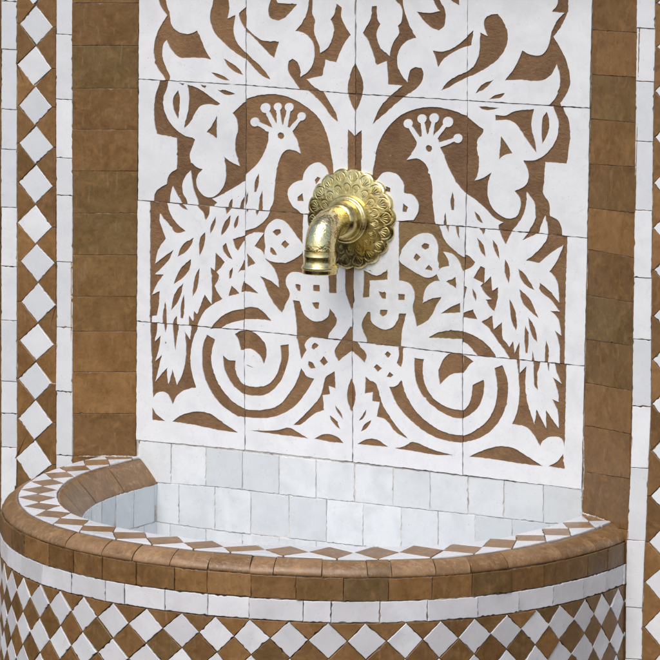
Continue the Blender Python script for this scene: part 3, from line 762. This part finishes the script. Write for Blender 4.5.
# swept bullnose tiles: profile = list of (r,z)
def band(mb, angs, prof, gapdeg=.08, tintf=None, jr=.0004, tilt=.0):
    for a0,a1 in zip(angs,angs[1:]):
        a0_,a1_=a0+gapdeg,a1-gapdeg; n=max(3,int(abs(a1-a0)/1.6)); m_=len(prof); vs=[]; fs=[]
        dr=random.gauss(0,jr); dz=random.gauss(0,jr*.7)
        sk=random.gauss(0,.12)
        cs=[-1]+list(range(n+1))+[n+1]
        for i in cs:
            e = -.0024 if i in(-1,n+1) else 0
            ii=max(0,min(n,i)); aa=a0_+(a1_-a0_)*ii/n
            for j,(r,z) in enumerate(prof):
                z0=z; pr=prof[max(0,j-1)]; nx=prof[min(m_-1,j+1)]; tn=Vector((nx[0]-pr[0],nx[1]-pr[1])).normalized()
                nr,nz=-tn.y,tn.x
                if PROFSIGN>0: nr,nz=-nr,-nz
                wv=noise.noise((aa*.22,j*.2,dr*9000))*WV
                if WV<.0003: z=z0-.0011*max(0,min(1,(aa+115)/50))
                vs.append(ring(aa+sk*(j/m_-.5)*2,r+dr+nr*(e+wv),z+dz+nz*(e+wv)))
        tn_=tintf() if tintf else rt(); side=[]
        for i in range(len(cs)-1):
            for j in range(m_-1):
                q=i*m_+j; f=(q,q+1,q+m_+1,q+m_); f=f if PROFSIGN>0 else f[::-1]
                (side if i in (0,len(cs)-2) else fs).append(f)
        mb.add(vs,fs,tn_,True); mb.add(vs,side,tn_,False)
PROFSIGN=1; WV=.00045
# outer bullnose
prof=[(.3508,-.0032),(.3510,-.0010),(.3545,-.0021),(.3580,-.0036),(.3612,-.0054),(.3640,-.0075),(.3662,-.0098),(.3677,-.0122),(.3683,-.0144),(.3680,-.0162),(.3662,-.0170)]
PROFSIGN=-1
px=[136,173,210,251,274.5,322,367,391,434.5,469,505,558,590,616]
angs=[-212,-203,-192,-181,-171,-161,-151]+[ang_at(x,.362,-.006) for x in [42,70,106]]+[ang_at(x,.362,-.006) for x in px]+[6,14]
mb=MB(); band(mb,angs,prof); mb.build('outer_bullnose',M['brown_rim'],ba)
# inner bullnose
PROFSIGN=1
WV=.0002
prof2=[(.3038,-.0040),(.3036,-.0014),(.3005,-.0030),(.2955,-.0078),(.2900,-.0136),(.2845,-.0198),(.2796,-.0254),(.2770,-.0294),(.2768,-.0308),(.2788,-.0314)]
angs2=[-205,-191.5,-178.5,-163,-148,-134,-121,-108,-95,-82,-69,-56,-43,-30,-17,-4,8,14]
mb=MB(); band(mb,angs2,prof2,gapdeg=.24,jr=.0004); mb.build('inner_bullnose',M['brown_rim'],ba)
mb=MB(); sweep(mb,[(r+.0012,z-.0014) for r,z in prof2][::-1],-204,13); mb.build('lip_grout',M['grout_pale'],ba)
# vertical bands outside: flat facets
def facet_band(mb, angs, r, za, zb, jit=.00016, **k):
    for a0,a1 in zip(angs,angs[1:]):
        n=rn((a0+a1)/2)
        sag=0
        P=[ring(a0,r,za),ring(a1,r,za),ring(a1,r,zb),ring(a0,r,zb)]
        tile(mb,P,n,h=k.get('h',.0),gap=.0004,jit=jit,tilt=.012,chip=k.get('chip',.2))
bj=[11,24,49,73,102,136,174.5,207,251,296,343.6,389,432.5,472.7,511,543.6,556,588,608]
def ext(x,r,z,step_):
    A=[ang_at(v,r,z) for v in x]; pre=[]; q=A[0]-step_
    while q>-206: pre.insert(0,q); q-=step_
    post=[]; q=A[-1]+step_
    while q<24: post.append(q); q+=step_
    return pre+A+post
mb=MB(); facet_band(mb,ext(bj,.3702,-.028,6.8),.3702,-.0166,-.0405); mb.build('brown_band',M['brown_chip'],ba)
wj=[7.5,21,41.6,70.7,105.5,124,165,208,249,303,331,380,428,478,519,553.5,583.6,606]
mb=MB(); facet_band(mb,ext(wj,.3707,-.052,6.8),.3707,-.0409,-.0632,chip=.5); mb.build('white_band',M['white_body'],ba)
# diamonds on the body
tp=[11.4,23,39.7,60,83,113,146,181.5,216,251,290,328,366,405.5,441,474,506.5,536,560,585.5,602,618]
A=ext(tp,.3707,-.082,5.7); HT=.0375
mw=MB(); mbn=MB(); RB=.3707
def bodyr(z): return RB
zs=[-.0636-HT*i*.5 for i in range(0,17)]
pos={}
for i in range(len(A)):
    for j in range(len(zs)): pos[(i,j)]=None
def bp(i2,j):
    """lattice point: i2 counts half columns (even = column centres)"""
    key=('p',i2,j)
    if key not in pos:
        if i2%2==0: a_=A[i2//2]
        else: a_=(A[(i2-1)//2]+A[(i2+1)//2])/2
        pos[key]=ring(a_+random.gauss(0,.10),bodyr(0),zs[j]+(random.gauss(0,.0005) if j else 0))
    return pos[key]
for i in range(1,len(A)-1):
    n=rn(A[i])
    for j in range(0,len(zs)-2,2):
        tile(mw,[bp(2*i,j),bp(2*i+1,j+1),bp(2*i,j+2),bp(2*i-1,j+1)],n,h=.0002,gap=.0004,jit=.00016,tilt=.02,chip=.35)
for i in range(1,len(A)-2):
    n=rn((A[i]+A[i+1])/2)
    tile(mbn,[bp(2*i,0),bp(2*i+2,0),bp(2*i+1,1)],n,h=.0,gap=.0004,jit=.00016,tilt=.016)
    for j in range(1,len(zs)-2,2):
        tile(mbn,[bp(2*i+1,j),bp(2*i+2,j+1),bp(2*i+1,j+2),bp(2*i,j+1)],n,h=.0,gap=.0004,jit=.00016,tilt=.02)
mw.build('body_white_diamonds',M['white_body'],ba); mbn.build('body_brown_diamonds',M['brown_chip'],ba)
# mortar core of the basin
mb=MB(); sweep(mb,[(.279,-.18),(.2795,-.031),(.302,-.0022),(.3520,-.0032),(.3650,-.0155),(.3672,-.0180),(.3680,-.36),(.30,-.36),(.279,-.18)],-203,12)
mb.build('mortar_core',M['grout'],ba)
# basin lining
mb=MB(); PROFSIGN=1
angs3=[-205+7.6*i for i in range(29)]
vals=[]
for k,(za,zb) in enumerate(((-.0300,-.076),(-.0765,-.122),(-.1225,-.172))):
    aa=[x+(3.8 if k%2 else 0) for x in angs3]
    for a0,a1 in zip(aa,aa[1:]):
        n=-rn((a0+a1)/2); P=[ring(a1,.2765,za),ring(a0,.2765,za),ring(a0,.2765,zb),ring(a1,.2765,zb)]
        tile(mb,P,n,h=.0,gap=.00045,jit=.00016,tilt=.014,chip=.3)
mb.build('basin_lining',M['white_pool'],ba)
mb=MB()
for i in range(-6,7):
    for j in range(-8,3):
        x=CX+i*.05; y=CY+.02+j*.05
        if math.hypot(max(abs(x-CX)-.0,0),min(y-CY,0))<.30: tile(mb,[(x-.025,y-.025,RZ-.168),(x+.025,y-.025,RZ-.168),(x+.025,y+.025,RZ-.168),(x-.025,y+.025,RZ-.168)],UP,h=.0,gap=.00045,tilt=.014)
mb.build('basin_floor',M['white_pool'],ba)
mb=MB(); mb.add([ring(-180+6*i,.30,-.171) for i in range(31)]+[Vector((CX+.30,0,RZ-.171)),Vector((CX-.30,0,RZ-.171))],[tuple(range(33))]); mb.build('floor_grout',M['grout_pale'],ba)
mb=MB(); sweep(mb,[(.2773,-.172),(.2773,-.0300)],-205,12); mb.build('lining_grout',M['grout_pale'],ba)
# mortar smears where rim and splashback meet the niche
def smear(*a_):
    mb=MB(); lumps(mb,*a_); mb.build('mortar_smear',M['mortar'],ba)
zt=lambda x,y:on_plane(x,y,P0,NP)
smear([zt(583.5,436)+Vector((0,-.0006,0)),zt(584.5,470)+Vector((0,-.0006,0)),(XR-.0008,-.001,RZ+.004)],.0020,.0016,(-.3,-1,0))
smear([(XR-.002,-.004,RZ+.001),(XR+.020,-.014,RZ+.001),(XR+.050,-.031,RZ-.0001)],.0022,.0005,(-.2,-.6,.8))
smear([(XLF+.01,FY+.004,RZ+.001),(XLF+.035,-.024,RZ+.001),(XL,-.003,RZ+.001)],.0016,.0013,(.2,-.6,.8))
smear([zt(138.5,430)+Vector((.001,-.0006,0)),zt(139,444)+Vector((.001,-.0006,0))],.0016,.0012,(.2,-1,0))
smear([zt(140,438.5)+Vector((0,-.0006,0)),zt(155,441)+Vector((0,-.0006,0))],.0012,.001,(0,-1,0))
smear([(CX-.2765,-.001,RZ-.031),(CX-.2765,-.001,RZ-.12)],.0018,.0012,(.6,-1,0))


# ------------------------------------------------------------------ brass spout
SC=on_plane(352.3,218.5,P0,NP); SX,SZ=SC.x,SC.z
sp_=thing('water_spout','short bent brass spout on an engraved scalloped brass rosette between the two peacocks','spout',(SX,0,SZ))
# engraved scalloped rosette
NT,NRR=900,80; NS=18; vs=[]; fs=[]
th=np.linspace(0,2*np.pi,NT,endpoint=False); rad=np.linspace(.012,1,NRR)
R0=.0590
sc_=np.abs(np.sin(NS*(th+.09)/2)); edge=R0*(1-.078*(1-sc_**.75))*(1+.008*np.sin(3*th+1))
rr=np.outer(rad,edge); TH=np.outer(np.ones(NRR),th)
H=.0105-.0062*(rr/R0)**1.6-.0022*np.clip((rr/R0-.93)/.07,0,1)**2
def petals(H, n, r0, rho, ph, wd=.00042, depth=.00040, lines=5):
    k=np.round((TH+ph)/(2*np.pi/n)); c_=k*2*np.pi/n-ph
    x=rr*np.sin(TH-c_); y=rr*np.cos(TH-c_)-r0
    d=np.hypot(x,y*.8); up=1/(1+np.exp(-(y-.0008)/.0006))
    H=H-depth*np.exp(-((d-rho)/wd)**2)*up
    for q in range(lines):
        an=(q-(lines-1)/2)*.36; xr=x*math.cos(an)-(y+.005)*math.sin(an); yr=x*math.sin(an)+(y+.005)*math.cos(an)
        H=H-depth*.9*np.exp(-(xr/(wd*.75))**2)*np.clip((yr-.0006)/.0012,0,1)*np.clip((rho*1.45-yr)/.0015,0,1)
    return H
H=petals(H,NS,.0462,.0074,.09+math.pi/NS,wd=.0005,depth=.00034)
H=petals(H,NS,.0345,.0050,.09,lines=3,depth=.00026)
rng=np.random.RandomState(3)
for i in range(NRR):
    for j in range(NT):
        r_=rr[i,j]; a_=TH[i,j]
        vs.append((SX+r_*math.cos(a_), -.0012-H[i,j], SZ+r_*math.sin(a_)))
for i in range(NRR-1):
    for j in range(NT):
        j2=(j+1)%NT; fs.append((i*NT+j,(i+1)*NT+j,(i+1)*NT+j2,i*NT+j2))
b0=len(vs)
for j in range(NT): x,y,z=vs[(NRR-1)*NT+j]; vs.append((SX+(x-SX)*1.004,-.0006,SZ+(z-SZ)*1.004))
for j in range(NT):
    j2=(j+1)%NT; q=(NRR-1)*NT; fs.append((q+j,b0+j,b0+j2,q+j2))
mb=MB(); mb.add(vs,[f[::-1] for f in fs],(.5,.5,.5),True); mb.build('scalloped_rosette',M['brass'],sp_)
# revolved / swept fittings
def sweep_path(mb, path, rads, n=56, cap=False):
    """path: list of points in the x = SX plane (dx,y,z); rads per point"""
    vs=[];K=len(path)
    for i,(p,r_) in enumerate(zip(path,rads)):
        a_=Vector(path[max(0,i-1)]); b_=Vector(path[min(K-1,i+1)]); d=(b_-a_)
        if d.length<1e-7: d=Vector((0,-1,0))
        d.normalize(); s_=Vector((1,0,0)); s_=(s_-d*s_.dot(d)).normalized(); u_=d.cross(s_)
        for j in range(n):
            t_=2*math.pi*j/n; vs.append(Vector(p)+s_*r_*math.cos(t_)+u_*r_*math.sin(t_))
    fs=[(i*n+j,(i+1)*n+j,(i+1)*n+(j+1)%n,i*n+(j+1)%n) for i in range(K-1) for j in range(n)]
    mb.add(vs,fs,(.5,.5,.5),True)
def ringpath(pts):  # (y,r) lathe round the wall axis
    P=[(SX,y,SZ) for y,r_ in pts]; return P,[r_ for y,r_ in pts]
def lathe_y(mb, pts, n=72, ax=(0,0)):
    vs=[(SX+r_*math.cos(2*math.pi*j/n),y,SZ+r_*math.sin(2*math.pi*j/n)) for y,r_ in pts for j in range(n)]
    fs=[(i*n+j,i*n+(j+1)%n,(i+1)*n+(j+1)%n,(i+1)*n+j) for i in range(len(pts)-1) for j in range(n)]
    mb.add(vs,fs,(.5,.5,.5),True)
def arc(cy,cr,rad_,a0,a1,k=8): return [(cy-rad_*math.sin(R(a0+(a1-a0)*i/k)), cr+rad_*math.cos(R(a0+(a1-a0)*i/k))) for i in range(k+1)]
mb=MB()
lathe_y(mb,[(-.006,.0262),(-.0125,.0265)]+arc(-.0140,.0248,.0030,0,100)+[(-.0176,.0232),(-.0182,.0226)]+[(-.0215,.0228),(-.0260,.0222),(-.0300,.0208),(-.0330,.0188),(-.0345,.0168),(-.0345,.008)])
mb.build('stepped_collar',M['brass'],sp_)
path=[];rads=[]
ys_,zs_= -.026,0
for i in range(5): path.append((SX,-.020-.004*i,SZ)); rads.append(.0170)
BR=.031; yc=-.0395
for i in range(1,17):
    a_=R(90*i/16); path.append((SX,yc-BR*math.sin(a_),SZ-BR*(1-math.cos(a_)))); rads.append(.0170+.0012*math.sin(a_*1.0)-.0004*math.cos(4*a_))
yb=yc-BR; zb=SZ-BR
prof3=[(.002,.0183),(.004,.0185),(.0055,.0188),(.0062,.0191),(.0072,.0188),(.0095,.0185),(.012,.0184),(.0140,.0186),(.0158,.0192),(.0170,.0200),(.0182,.0211),(.0196,.0215),(.0206,.0211),(.0211,.0205),(.0225,.0203),(.0252,.0202),(.0262,.0198),(.0263,.0165),(.023,.0155),(.010,.0145)]
for d_,r_ in prof3: path.append((SX,yb-.0004,zb-d_)); rads.append(r_)
mb=MB(); sweep_path(mb,path[:21],rads[:21]); mb.build('elbow_pipe',M['brass_ham'],sp_)
mb=MB()
n=64; pp=[(0.0,.0182)]+prof3
vs=[(SX+r_*math.cos(2*math.pi*j/n), yb-.0002*0+r_*math.sin(2*math.pi*j/n), zb-d_) for d_,r_ in pp for j in range(n)]
fs=[(i*n+j,(i+1)*n+j,(i+1)*n+(j+1)%n,i*n+(j+1)%n) for i in range(len(pp)-1) for j in range(n)]
mb.add(vs,fs,(.5,.5,.5),True); mb.build('ringed_outlet',M['brass'],sp_)
